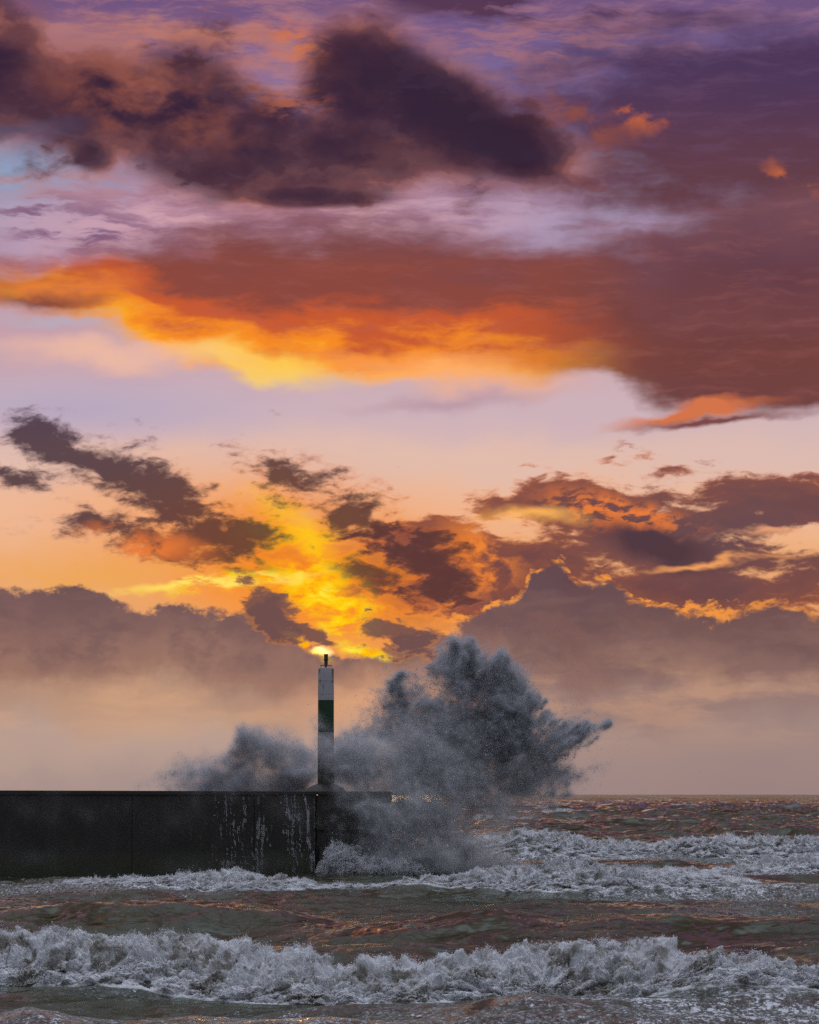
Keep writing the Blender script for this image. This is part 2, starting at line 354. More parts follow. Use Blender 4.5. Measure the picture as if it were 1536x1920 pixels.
def new_mesh(name, V, F, mat=None, smooth=False, parent=None):
    """V (n,3) float, F (m,k) int, all faces of one size"""
    V = np.asarray(V, np.float32); F = np.asarray(F, np.int32)
    me = bpy.data.meshes.new(name); k = F.shape[1]
    me.vertices.add(len(V)); me.vertices.foreach_set('co', V.ravel())
    me.loops.add(F.size); me.loops.foreach_set('vertex_index', F.ravel())
    me.polygons.add(len(F)); me.polygons.foreach_set('loop_start', np.arange(0, F.size, k, dtype=np.int32))
    me.update(calc_edges=True)
    if smooth: me.polygons.foreach_set('use_smooth', np.ones(len(F), bool))
    o = bpy.data.objects.new(name, me); scene.collection.objects.link(o)
    if mat: me.materials.append(mat)
    if parent: o.parent = parent
    return o
def grid_faces(nr, nc):
    i = np.arange(nr - 1)[:, None] * nc + np.arange(nc - 1)[None, :]
    i = i.ravel()
    return np.stack([i, i + 1, i + nc + 1, i + nc], 1)
def tag(o, label=None, cat=None, group=None, kind=None):
    for k, v in (('label', label), ('category', cat), ('group', group), ('kind', kind)):
        if v: o[k] = v
    return o

TET = np.array([(1, 1, 1), (1, -1, -1), (-1, 1, -1), (-1, -1, 1)], np.float32) / 1.732
def drops(C_, r, rs):                   # (n,3) centres, (n,) radii -> randomly turned, slightly stretched tetrahedra
    n = len(C_); q = rs.normal(size=(n, 4)).astype(np.float32); q /= np.linalg.norm(q, axis=1)[:, None]
    w, x, y, z = q.T
    M = np.stack([1 - 2 * (y * y + z * z), 2 * (x * y - z * w), 2 * (x * z + y * w), 2 * (x * y + z * w), 1 - 2 * (x * x + z * z), 2 * (y * z - x * w),
                  2 * (x * z - y * w), 2 * (y * z + x * w), 1 - 2 * (x * x + y * y)], 1).reshape(n, 3, 3)
    T = TET[None] * (1 + 0.5 * rs.random((n, 4, 1)).astype(np.float32))
    V = np.einsum('nij,nkj->nki', M, T) * np.asarray(r, np.float32)[:, None, None] + np.asarray(C_, np.float32)[:, None, :]
    b = (np.arange(n) * 4)[:, None, None]
    F = np.array([(0, 1, 2), (0, 3, 1), (0, 2, 3), (1, 3, 2)])[None] + b
    return V.reshape(-1, 3), F.reshape(-1, 3)

# ------------------------------------------------------------------ materials
def material(name):
    m = bpy.data.materials.new(name); m.use_nodes = True; G.nt = m.node_tree
    b = G.nt.nodes['Principled BSDF']; out = G.nt.nodes['Material Output']
    return m, b, out
def bump(h, strength, dist, normal=None):
    n = nd('ShaderNodeBump'); n.inputs['Strength'].default_value = strength; n.inputs['Distance'].default_value = dist
    put(h, n.inputs['Height'])
    if normal is not None: put(normal, n.inputs['Normal'])
    return E(n.outputs[0])
def gpos(): return E(nd('ShaderNodeNewGeometry').outputs['Position'])
def attr(name):
    n = nd('ShaderNodeAttribute', attribute_name=name); return E(n.outputs['Fac'])

def foam_material(name, colour, trans=0.25, bumps=True):
    m, b, out = material(name)
    b.inputs['Roughness'].default_value = 0.75; b.inputs['Specular IOR Level'].default_value = 0.25
    p = gpos()
    if bumps:
        n1 = noise(p, 14.0, 4, 0.65, dims='3D'); n2 = noise(p, 1.2, 6, 0.66, dims='3D')
        c = mix(sst(0.38, 0.56, n1 * 0.2 + n2 * 0.8), tuple(v * k for v, k in zip(colour, (0.36, 0.33, 0.27))), colour)   # silt-brown water shows between the foam
        put(c, b.inputs['Base Color']); put(bump(n1, 0.5, 0.04), b.inputs['Normal'])
    else:
        b.inputs['Base Color'].default_value = (*colour, 1); c = colour
    t = nd('ShaderNodeBsdfTranslucent'); put(c, t.inputs[0])
    mx = nd('ShaderNodeMixShader'); mx.inputs[0].default_value = trans
    G.nt.links.new(b.outputs[0], mx.inputs[1]); G.nt.links.new(t.outputs[0], mx.inputs[2]); G.nt.links.new(mx.outputs[0], out.inputs[0])
    return m
M_foam = foam_material('white_sea_foam', (0.80, 0.82, 0.85), 0.25)
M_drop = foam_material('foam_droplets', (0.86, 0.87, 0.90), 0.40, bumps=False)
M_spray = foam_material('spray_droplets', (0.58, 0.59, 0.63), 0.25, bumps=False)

M_sea, b, out = material('silty_sea_water')
p = gpos(); px_, py_, pz_ = sep(p)
fo = attr('foam')
w1 = noise(vmath('MULTIPLY', p, (1.0, 0.7, 1.0)), 0.6, 3, 0.5, 0.4, dims='3D')
w2 = noise(vmath('MULTIPLY', p, (1.0, 0.55, 1.0)), 3.2, 6, 0.68, dims='3D')
vor = nd('ShaderNodeTexVoronoi', feature='DISTANCE_TO_EDGE'); vor.inputs['Scale'].default_value = 0.9
wp = vmath('ADD', vmath('MULTIPLY', p, (1.0, 0.42, 1.0)), vscale(noise(p, 1.3, 5, 0.6, dims='3D', color=True), 1.6)); put(wp, vor.inputs['Vector'])
lace = sst(0.20, 0.0, E(vor.outputs['Distance']) + (w2 - 0.5) * 0.25)
streaks = noise(vmath('MULTIPLY', p, (0.8, 0.35, 1.0)), 0.9, 8, 0.72, 0.8, dims='3D')
w3 = noise(vmath('MULTIPLY', p, (1.0, 0.5, 1.0)), 9.0, 5, 0.7, 0.6, dims='3D')
fil = sst(0.10, 0.0, mt('ABSOLUTE', streaks - 0.5 + (w3 - 0.5) * 0.12))         # thin drawn-out threads of froth
fm0 = fo * 0.60 + (streaks - 0.5) * 1.4 + (w2 - 0.5) * 1.3 + (w3 - 0.5) * 1.9
fm = emax(sst(0.48, 0.78, fm0) * 0.92, fil * sst(0.38, 0.75, fo + (w2 - 0.5) * 0.8) * sst(0.40, 0.62, w3) * 0.7)
calm = sst(0.40, 0.62, noise(vmath('MULTIPLY', p, (0.55, 0.30, 0.2)), 0.35, 3, 0.5, dims='3D'))
water = mix(w1, (0.012, 0.0105, 0.006), (0.038, 0.032, 0.019))
put(mix(fm, water, (0.62, 0.63, 0.68)), b.inputs['Base Color'])
put(0.05 + fm * 0.6, b.inputs['Roughness'])
b.inputs['IOR'].default_value = 1.333; b.inputs['Specular Tint'].default_value = (0.78, 1.0, 0.80, 1)
wf_ = noise(vmath('MULTIPLY', p, (1.0, 0.6, 1.0)), 1.9, 3, 0.5, 0.6, dims='3D')
h_ = (w1 * 0.50 + wf_ * 0.20 + w2 * 0.09 + w3 * 0.03) * (0.12 + 0.85 * (1.0 - calm)) + fm * 0.04
nrm = bump(h_, 1.0, 0.9)
put(nrm, b.inputs['Normal']); b.inputs['Specular IOR Level'].default_value = 0.0; b.inputs['Roughness'].default_value = 0.9
for l_ in list(b.inputs['Roughness'].links): G.nt.links.remove(l_)
fr = nd('ShaderNodeFresnel'); fr.inputs['IOR'].default_value = 1.333; put(nrm, fr.inputs['Normal'])
gl = nd('ShaderNodeBsdfGlossy'); gl.inputs['Color'].default_value = (0.84, 0.94, 0.82, 1); put(nrm, gl.inputs['Normal']); put(0.05 + fm * 0.5, gl.inputs['Roughness'])
ms_ = nd('ShaderNodeMixShader'); put(E(fr.outputs[0]) * (1.0 - fm * 0.9), ms_.inputs[0])
G.nt.links.new(b.outputs[0], ms_.inputs[1]); G.nt.links.new(gl.outputs[0], ms_.inputs[2]); G.nt.links.new(ms_.outputs[0], out.inputs[0])

# ------------------------------------------------------------------ the sea: swell, chop and the ridges that break
rs = np.random.default_rng(11)
WV = []
for k in range(46):
    L = 1.1 * (26 / 1.1) ** rs.random(); th = rs.normal(0, 0.42) + 0.12
    WV.append((L, th, 0.0085 * L ** 0.92, rs.random() * 6.283))
def interp(x, tab): t = np.array(tab, float); return np.interp(x, t[:, 0], t[:, 1])
# each ridge: line (x -> y), height (x -> m), width behind, width in front, metres; x given at that distance
def px_line(D, tab): return [((a - 768) / 6400 * D, v) for a, v in tab]
RIDGES = {
 'front': dict(y=px_line(106, [(-700, 114), (0, 111), (200, 108), (500, 106), (760, 104), (1000, 104.5), (1150, 102.5), (1300, 100), (1536, 100), (2300, 99)]),
               h=px_line(106, [(-700, 1.3), (0, 1.75), (90, 1.5), (250, 1.15), (520, 1.15), (640, 1.0), (900, 1.1), (1090, 1.45), (1220, 1.3), (1350, 0.9), (1536, 0.75), (2300, 0.8)]), wb=5.0, wf=1.9),
 'swell': dict(y=px_line(150, [(-700, 158), (0, 156), (450, 158), (700, 150), (1536, 147), (2300, 146)]),
               h=px_line(150, [(-700, 0.4), (0, 0.6), (400, 1.05), (560, 0.8), (720, 0.8), (900, 1.3), (1150, 1.15), (1536, 1.0), (2300, 0.9)]), wb=9.0, wf=5.0),
 'near':  dict(y=px_line(92, [(-700, 93), (0, 90), (300, 91), (1000, 93), (1536, 89), (2300, 90)]),
               h=px_line(92, [(-700, .3), (0, 0.15), (60, 0.4), (140, 0.2), (500, 0.15), (1000, 0.75), (1200, 0.45), (1536, 0.2), (2300, .3)]), wb=3.2, wf=3.5),
 'second': dict(y=px_line(214, [(-900, 222), (0, 226), (150, 222), (400, 218), (800, 214), (1080, 210), (1300, 212), (1536, 210), (2300, 208)]),
               h=px_line(214, [(-900, 0.4), (0, 0.3), (80, 0.5), (330, 0.8), (600, 0.75), (800, 0.85), (1080, 1.2), (1300, 1.3), (1536, 1.0), (2300, 0.9)]), wb=7.0, wf=4.5),
 'third': dict(y=px_line(255, [(600, 262), (880, 258), (1536, 256), (2400, 254)]),
               h=px_line(255, [(560, 0.0), (760, 0.2), (900, 1.1), (980, 0.6), (1080, 0.9), (1180, 0.4), (1350, 0.35), (1500, 0.9), (2400, 0.8)]), wb=7.0, wf=4.0),
 'fourth': dict(y=px_line(318, [(500, 325), (880, 322), (1536, 316), (2400, 314)]),
               h=px_line(318, [(500, 0.0), (760, 0.4), (880, 1.2), (980, 2.3), (1100, 1.6), (1250, 1.7), (1400, 1.6), (1536, 1.2), (2400, 1.1)]), wb=14.0, wf=6.0),
}
for i_, r_ in enumerate(RIDGES.values()): r_['seed'] = 50 + i_
def ridge_y(r, x):
    return interp(x, r['y']) + fbm(pts3(x * 0.16, 0 * x, 0), 4, r['seed'], 0.55) * 1.6
def ridge_h(r, x):
    return interp(x, r['h']) * (1 + 0.22 * fbm(pts3(x * 0.45, 0 * x, 5), 4, r['seed'], 0.6))
def sea_h(x, y):
    h = np.zeros_like(x); sh = np.clip((y - 60) / 60, 0.35, 1.0)
    far = np.clip(y / 300, 1, 3.2)
    for L, th, a, ph in WV:
        if L < 3: continue
        k = 6.2832 / L; q = (x * math.sin(th) + y * math.cos(th)) * k + ph
        damp = np.clip(L / (0.010 * y ** 1.08 + 0.01), 0, 1)       # what is far too small for the mesh is left to the bump
        s = np.sin(q); h = h + a * damp * (1.25 * (1 - np.sqrt(1.0 - 0.93 * (s * .5 + .5))) - 0.45) * 1.6 * (far if L > 9 else 1)
    for nm, r in RIDGES.items():
        dy = y - ridge_y(r, x); hh = ridge_h(r, x)
        f = np.where(dy > 0, np.exp(-(dy / r['wb']) ** 2), np.exp(-(dy / r['wf']) ** 2))
        h = h + hh * f * 0.92
        h = h - 0.16 * hh * np.exp(-((dy + r['wf'] * 2.0) / (r['wf'] * 1.2)) ** 2)
    near_ = y < 700
    if near_.any():
        xn, yn = x[near_], y[near_]; am = np.clip((700 - yn) / 400, 0, 1)
        q1 = fbm(pts3(xn * 0.33 + 0.1 * yn, yn * 0.22, 0), 4, 305, 0.55)
        q2 = fbm(pts3(xn * 0.75 - 0.15 * yn, yn * 0.48, 7), 3, 405, 0.6)
        h[near_] += ((0.30 - np.abs(q1)) * 0.17 + (0.28 - np.abs(q2)) * 0.11) * am * sh[near_]
    mid_ = y > 300
    if mid_.any():
        xn, yn = x[mid_], y[mid_]; am = np.clip((yn - 300) / 200, 0, 1) 
        h[mid_] += (0.30 - np.abs(fbm(pts3(xn * 0.055, yn * 0.028, 3), 4, 505, 0.55))) * 3.0 * am
    big = fbm(pts3(x / 22, y / 30, 0), 3, 5)
    return h + big * 0.22 * far
def foam_amt(x, y):
    f = 0.10 + 0.35 * fbm(pts3(x / 9, y / 16, 3), 4, 91)
    for nm, w, a in (('front', 8, 0.75), ('second', 12, 0.75), ('third', 12, 0.8), ('fourth', 22, 0.95)):
        r = RIDGES[nm]; dy = y - ridge_y(r, x); hh = np.clip(ridge_h(r, x), 0, 1)
        f = f + a * hh * np.where(dy > 0, np.exp(-(dy / (w * (0.85 if nm == 'fourth' else .45))) ** 2), np.exp(-(dy / (w * 0.85)) ** 2))
    f = f + 0.58 * np.clip((100 - y) / 5, 0, 1)                                    # foam-streaked water nearest the shore
    f = f + 0.55 * np.exp(-((y - 205) / 26) ** 2) * np.clip((-x - 6) / 14, 0, 1)   # churned water before the pier
    f = f + 0.35 * np.exp(-((y - 180) / 22) ** 2) * np.clip((x - 2) / 12, 0, 1)
    f = f + 0.45 * np.exp(-((y - 120) / 9) ** 2) * np.clip((x - 7) / 5, 0, 1)
    f = f - 0.30 * np.exp(-((y - 150) / 18) ** 2) * np.clip((14 - x) / 6, 0, 1)
    # scattered whitecaps far out
    cap = fbm(pts3(x / 26, y / 60, 9), 3, 77); f = f + np.clip((cap - 0.28) * 4, 0, 0.9) * np.clip((y - 340) / 80, 0, 1) * 0.9
    return np.clip(f, 0, 0.98)

ys = [8.0]
while ys[-1] < 12000:
    y = ys[-1]
    if y < 74: d = max(0.5, (78 - y) * 0.12)
    elif y < 170: d = 0.13
    elif y < 430: d = 0.13 + (y - 170) * 0.0019
    else: d = 0.62 * (y / 430) ** 1.9
    ys.append(y + d)
ys = np.array(ys)
u = np.linspace(-0.15, 0.15, 800)
ext = 0.15 + (np.linspace(0, 1, 46)[1:] ** 2.0) * 1.6
u = np.concatenate([-ext[::-1], u, ext])
YY, UU = np.meshgrid(ys, u, indexing='ij'); XX = UU * YY
xf, yf = XX.ravel(), YY.ravel()
zf = sea_h(xf, yf)
sea = new_mesh('sea', pts3(xf, yf, zf), grid_faces(len(ys), len(u)), M_sea, smooth=True)
at = sea.data.attributes.new('foam', 'FLOAT', 'POINT'); at.data.foreach_set('value', foam_amt(xf, yf).astype(np.float32))
tag(sea, kind='structure')
SEA_N = len(xf)

# ------------------------------------------------------------------ breaking foam
def breaker(name, rk, x0, x1, step, label, wf, wb, lift, amp, tdown, nt_=110, seed=0, ndrop=40000, dsize=0.018, env=None, mat=None, spray=1.0):
    """a thick tumbling roll of foam along one ridge, from just behind the crest down to its toe"""
    r = RIDGES[rk]; xs = np.arange(x0, x1, step); t = np.linspace(0, 1, nt_)
    Xg, Tg = np.meshgrid(xs, t, indexing='ij'); x = Xg.ravel(); t = Tg.ravel()
    e = np.ones_like(x) if env is None else np.clip(interp(x, env), 0, 1.4)
    xr_ = xs; one = np.zeros_like(xs)
    e = e * np.repeat(np.clip(1 + 0.35 * fbm(pts3(xr_ * 0.4, one, 1), 3, seed + 3, 0.5) * 0.8, 0.0, 1.6), nt_)
    yc = np.repeat(ridge_y(r, xs), nt_)
    toe = wf * e * np.repeat(1 + 0.35 * fbm(pts3(xr_ * 0.3, one, 8), 3, seed + 5, 0.6), nt_)
    T0 = 0.14
    s = np.clip((t - T0) / (1 - T0), 0, 1)
    y = yc + np.where(t < T0, wb * (1 - t / T0), -toe * s)
    base = sea_h(x, y)
    thick = np.where(t < T0, t / T0, np.sqrt(np.maximum(0, 1 - s ** 2.5))) * lift * e
    z = base + thick
    ny = -np.clip(s * 0.9 + 0.35, 0, 0.95) * np.where(t < T0, t / T0, 1.0); nz = np.sqrt(np.maximum(0.05, 1 - ny ** 2))
    P3 = pts3(x, y, z)
    a = amp * e * np.clip(np.minimum(t / 0.10, (1 - t) / 0.05), 0, 1)
    # rounded lobes with tight creases between them, at three sizes
    b1 = fbm(P3 * 0.95, 1, seed + 20); b2 = fbm(P3 * 2.6 + b1[:, None] * 0.5, 1, seed + 40); b3 = fbm(P3 * 6.0 + b2[:, None] * 0.5, 2, seed + 60, 0.6); b4 = fbm(P3 * 17.0, 2, seed + 70, 0.7)
    n = (np.abs(b1) ** 0.8 * 1.35 + np.abs(b2) ** 0.8 * 0.95 + np.abs(b3) ** 0.8 * 0.66 + np.abs(b4) * 0.34) - 1.0
    D = a * n * (1 - 0.5 * np.exp(-((t - T0) / 0.12) ** 2))
    wx_ = b2 * a * 0.55; wz_ = -np.abs(b1) * a * 0.35 * s
    y2 = y + ny * D; z2 = z + nz * D + wz_; x2 = x + wx_
    V = pts3(x2, y2, z2 - np.where((t <= 0) | (t >= 1), 0.12, 0.0))
    gone = (e < 0.10)
    V[gone, 2] = base[gone] - 0.35
    F = grid_faces(len(xs), nt_)
    rr = np.random.default_rng(seed + 1)
    burst = np.repeat(np.clip(fbm(pts3(xr_ * 0.7, one, 3), 4, seed + 15, 0.7) * 1.5 + 0.4, 0.05, 1.2), nt_)
    cr = np.exp(-((t - T0 * 1.15) / 0.07) ** 2)
    w = (np.clip(n + 0.5, 0.0, 1.2) ** 2 * 0.30 + 1.5 * cr * burst) * np.clip(e, 0, 1) * (~gone) * (t > 0.03) * (t < 0.985)
    idx = rr.choice(len(x), ndrop, p=w / w.sum())
    ck = cr[idx]
    off = rr.exponential(1.0, ndrop) * (0.018 + 0.055 * ck * spray * burst[idx])
    Cc = V[idx] + np.stack([rr.normal(0, 0.02, ndrop) + off * 0.35 * fbm(P3[idx] * 2.0, 2, seed + 9), ny[idx] * off * (1 - ck), nz[idx] * off], 1)
    rad = dsize * (0.5 + rr.exponential(0.5, ndrop))
    dv, df = drops(Cc, np.minimum(rad, dsize * 2.5), rr)
    o = new_mesh(name, V, F, mat or M_foam, smooth=True)
    tag(o, label, 'wave', 'breaking waves rolling in towards the shore')
    d_ = new_mesh('spray', dv, df, M_drop, parent=o)
    return o
def P_(D, *t): return px_line(D, t)
breaker('breaking_wave', 'front', -24, 27, 0.032, 'nearest breaker, a thick roller of white foam across the whole foreground', 2.9, 0.8, 0.30, 0.40, 0, 150, seed=100, ndrop=120000, dsize=0.010,
        env=P_(106, (-700, 1), (0, 1.25), (250, 1.15), (600, 1.1), (760, 1.0), (1090, 1.3), (1300, 1.15), (1536, 0.85), (2300, 0.9)))
breaker('breaking_wave', 'second', -27, 26, 0.05, 'second breaker from the viewer, its foam crest running past the foot of the pier', 4.0, 1.2, 0.25, 0.42, 0, 110, seed=200, ndrop=90000, dsize=0.015,
        env=P_(214, (-200, 0), (60, 0), (110, 0.7), (300, 1.1), (500, 0.95), (640, 0.7), (800, 0.95), (950, 1.25), (1080, 1.4), (1200, 1.25), (1300, 0.8), (1370, 0.45), (1430, 0), (1600, 0)), spray=1.6)
breaker('breaking_wave', 'third', -1, 44, 0.06, 'low white breaker right of the pier, between the second and the farthest rollers', 4.0, 1.6, 0.3, 0.5, 0, 90, seed=300, ndrop=60000, dsize=0.018,
        env=P_(255, (700, 0), (780, 0.5), (900, 1.2), (1000, 0.8), (1080, 1.1), (1300, 0.8), (1536, 1.1), (2300, 1)), spray=1.5)
breaker('breaking_wave', 'fourth', 0, 54, 0.08, 'farthest large breaker at the right, a long white roller below the horizon', 6.0, 2.4, 0.4, 0.7, 0, 90, seed=400, ndrop=60000, dsize=0.021,
        env=P_(318, (760, 0), (850, 0.5), (930, 1.0), (1050, 1.1), (1200, 0.9), (1536, 0.95), (2300, 1)), spray=1.2)

# ------------------------------------------------------------------ the pier
def wx(px, D=250.0): return (px - 768) / 6400 * D
def wz(py, D=250.0): return CAM_Z + (1487 - py) / 6400 * D
M_conc, b, out = material('wet_dark_concrete')
p = gpos()
n1 = noise(vmath('MULTIPLY', p, (1.0, 1.0, 0.35)), 0.8, 7, 0.62, dims='3D'); n2 = noise(p, 6.0, 5, 0.65, dims='3D')
n3 = noise(vmath('MULTIPLY', p, (3.0, 3.0, 0.12)), 1.0, 5, 0.6, dims='3D')
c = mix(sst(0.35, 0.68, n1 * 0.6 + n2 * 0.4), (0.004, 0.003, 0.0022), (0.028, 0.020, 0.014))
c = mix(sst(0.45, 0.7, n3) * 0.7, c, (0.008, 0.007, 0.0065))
x_, y_, z_c = sep(p)
weed = sst(1.9, 1.2, z_c + (n1 - 0.5) * 1.6 + (n2 - 0.5) * 0.5)
c = mix(weed * 0.8, c, mix(n2, (0.008, 0.011, 0.004), (0.030, 0.034, 0.012)))
lime = sst(0.60, 0.72, noise(vmath('MULTIPLY', p, (1.6, 1.6, 0.22)), 1.0, 6, 0.7, dims='3D')) * sst(1.5, 3.0, z_c)
c = mix(lime * 0.6, c, (0.055, 0.043, 0.032))
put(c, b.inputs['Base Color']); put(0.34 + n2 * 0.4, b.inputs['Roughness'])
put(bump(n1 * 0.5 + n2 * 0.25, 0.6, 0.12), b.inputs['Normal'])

def empty(name, loc):
    o = bpy.data.objects.new(name, None); scene.collection.objects.link(o); o.location = loc; o.empty_display_size = 0.5
    return o
def place(o, parent):                   # geometry was built in world coordinates; hang it on the thing's base
    o.parent = parent
    o.matrix_parent_inverse.identity(); o.data.transform(__import__('mathutils').Matrix.Translation(-Vector(parent.location)))
    return o
def prism(name, foot, z0, ztop, mat, bev=0.0, top_slope=None, parent=None, jitter=0.0, seed=0):
    """upright prism over a footprint; the walls are divided so they can be uneven"""
    import bmesh
    bm = bmesh.new(); n = len(foot)
    lo = [bm.verts.new((x, y, z0)) for x, y in foot]
    hi = [bm.verts.new((x, y, ztop + (top_slope(x) if top_slope else 0))) for x, y in foot]
    bm.faces.new(lo[::-1]); bm.faces.new(hi)
    for i in range(n): bm.faces.new((lo[i], lo[(i + 1) % n], hi[(i + 1) % n], hi[i]))
    bmesh.ops.recalc_face_normals(bm, faces=bm.faces)
    if bev: bmesh.ops.bevel(bm, geom=[e for e in bm.edges], offset=bev, segments=2, affect='EDGES')
    me = bpy.data.meshes.new(name); bm.to_mesh(me); bm.free(); me.materials.append(mat)
    o = bpy.data.objects.new(name, me); scene.collection.objects.link(o)
    if parent: place(o, parent)
    return o
sl = lambda x: np.interp(x, [-45, -30, -7], [0.16, 0.13, 0.0])
pier = empty('pier', (wx(592), 252, 0)); tag(pier, 'long dark concrete pier wall jutting in from the left, wet and streaked', 'pier')
ZT = 6.02
xc = wx(592)
# panels of the main wall, cast in bays: a joint shows between neighbours
bays = [-60, -48, -38.5, wx(0) - 1.5, wx(250), wx(478), xc]
for i in range(len(bays) - 1):
    a, b2 = bays[i] + 0.012, bays[i + 1] - 0.012
    dy = [0.0, 0.02, -0.015, 0.0, 0.025, -0.01][i]
    prism('wall_bay', [(a, 250 + dy), (b2, 250 + dy), (b2, 255.5), (a, 255.5)], -3, ZT - 0.16, M_conc, 0.03, sl, pier)
prism('end_block', [(xc + 0.05, 250.9), (wx(690, 252), 251.8), (wx(735, 255), 254.0), (wx(735, 257), 258.5), (xc + 0.05, 258.5)], -3, ZT - 0.16, M_conc, 0.05, None, pier)
prism('coping', [(-60, 249.9), (xc + 0.06, 249.9), (xc + 0.06, 250.8), (wx(690, 252) + .05, 251.7), (wx(735, 255) + .08, 253.9), (wx(735, 257) + .08, 258.6), (-60, 258.6)], ZT - 0.157, ZT + 0.10, M_conc, 0.035, sl, pier)
prism('footing_ledge', [(xc + 0.3, 250.3), (wx(690, 251), 250.9), (wx(888, 252), 253.0), (wx(890, 256), 258.0), (xc + 0.3, 257)], -3, 2.12, M_conc, 0.06, None, pier)
prism('stepped_band', [(xc + 0.06, 250.75), (wx(690, 252) + 0.1, 251.65), (wx(690, 252) + 0.1, 251.95), (xc + 0.06, 251.1)], 3.3, 3.45, M_conc, 0.02, None, pier)

# ------------------------------------------------------------------ the lighthouse
def lathe(name, prof, mat, cx, cy, seg=64, smooth=True, parent=None):
    prof = np.array(prof, float); a = np.arange(seg) / seg * 2 * math.pi
    V = np.stack([cx + prof[:, 0:1] * np.cos(a)[None], cy + prof[:, 0:1] * np.sin(a)[None], np.repeat(prof[:, 1:2], seg, 1)], 2).reshape(-1, 3)
    n = len(prof); F = []
    for i in range(n - 1):
        for j in range(seg):
            k = (j + 1) % seg; F.append((i * seg + j, i * seg + k, (i + 1) * seg + k, (i + 1) * seg + j))
    o = new_mesh(name, V, F, mat, smooth=smooth)
    if smooth:
        try: o.data.set_sharp_from_angle(angle=R(35))
        except Exception: pass
    if parent: place(o, parent)
    return o
LX, LY = wx(611.5, 252.6), 252.6
def lz(py): return wz(py, 252.6)
ZB = ZT + 0.10
def painted(name, colour, rust=True, dirt=0.35):
    m, b, out = material(name)
    p = gpos(); x, y, z = sep(p)
    n = noise(vmath('MULTIPLY', p, (4.0, 4.0, 0.5)), 1.3, 6, 0.65, dims='3D'); n2 = noise(p, 9.0, 4, 0.6, dims='3D')
    c = mix(sst(0.45, 0.75, n) * dirt, colour, tuple(v * 0.45 for v in colour))
    if rust:
        r_ = 0.0
        for (rx, z0, ln, w) in ((-0.43, lz(1275), 0.5, 0.06), (0.46, lz(1277), 0.35, 0.06), (-0.20, lz(1284), 0.55, 0.045), (0.50, lz(1256), 1.1, 0.10), (-0.46, lz(1256), 0.45, 0.07), (-0.08, lz(1264), 0.07, 0.05), (-0.5, lz(1424), 0.6, 0.08), (0.2, lz(1311), 0.06, 0.05), (-0.22, lz(1302), 0.18, 0.04)):
            dxx = mt('ABSOLUTE', x - (LX + rx) + (n2 - 0.5) * 0.08)
            s_ = sst(w, w * 0.3, dxx) * sst(z0 + 0.02, z0 - 0.02, z) * sst(z0 - ln, z0 - ln * 0.2, z + (n2 - 0.5) * 0.2)
            r_ = s_ if isinstance(r_, float) else emax(r_, s_)
        c = mix(r_ * 0.85, c, (0.10, 0.035, 0.012))
    put(c, b.inputs['Base Color']); b.inputs['Roughness'].default_value = 0.45
    put(bump(n2, 0.25, 0.02), b.inputs['Normal'])
    return m
M_white = painted('weathered_white_paint', (0.34, 0.33, 0.36))
M_low = painted('spray_veil_greyed_white_paint', (0.20, 0.195, 0.205))  # copy of the white paint, greyed in its colour for the spray veil
M_green = painted('weathered_green_paint', (0.007, 0.036, 0.010), rust=False, dirt=0.6)
M_base = painted('dark_algae_stained_paint', (0.035, 0.036, 0.028), rust=False, dirt=0.7)
M_metal = painted('dark_metal', (0.045, 0.032, 0.035), rust=False)
lh = empty('lighthouse', (LX, LY, ZB)); tag(lh, 'slender round lighthouse in white and green bands on the end of the pier', 'lighthouse')
r0, r1 = 0.605, 0.585
def ring(name, za, zb, mat, seam=()):
    def rad(z): return r0 + (r1 - r0) * (z - ZB) / (lz(1253) - ZB)
    prof = [(rad(za), za)]
    for s in sorted(seam):
        prof += [(rad(s), s - 0.022), (rad(s) + 0.012, s - 0.018), (rad(s) + 0.012, s + 0.018), (rad(s), s + 0.022)]
    prof += [(rad(zb), zb)]
    return prof
def band_(name, za, zb, mat, seam=()):
    return lathe(name, ring(name, za, zb, mat, seam), mat, LX, LY, parent=lh)
band_('stained_foot', ZB, lz(1434), M_base)['label'] = 'dark stained foot of the tower'
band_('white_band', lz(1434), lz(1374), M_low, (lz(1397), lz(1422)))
band_('green_band', lz(1374), lz(1313.5), M_green, (lz(1343),))
z_ = lz(1253)
lathe('white_band', ring('', lz(1313.5), z_ - 0.08, None, (lz(1277), lz(1301.5))) + [(0.575, z_ - 0.03), (0.54, z_), (0.0, z_ + 0.01)], M_white, LX, LY, parent=lh)
lathe('plinth', [(1.52, ZB), (1.42, ZB + 0.10), (1.22, ZB + 0.30), (0.95, ZB + 0.45), (0.62, ZB + 0.56), (0.55, ZB + 0.56)], M_conc, LX, LY, parent=lh)
lx2 = LX
post = lathe('lantern_post', [(0.09, z_), (0.09, z_ + 0.18), (0.13, z_ + 0.2), (0.135, lz(1239))], M_metal, lx2, LY, 24, parent=lh)
lan = lathe('lantern', [(0.17, lz(1239)), (0.18, lz(1238.4)), (0.18, lz(1237)), (0.145, lz(1236.6)), (0.15, lz(1228.6)), (0.175, lz(1228.2)), (0.175, lz(1227.4)), (0.0, lz(1227.2))], M_metal, lx2, LY, 24, parent=lh)
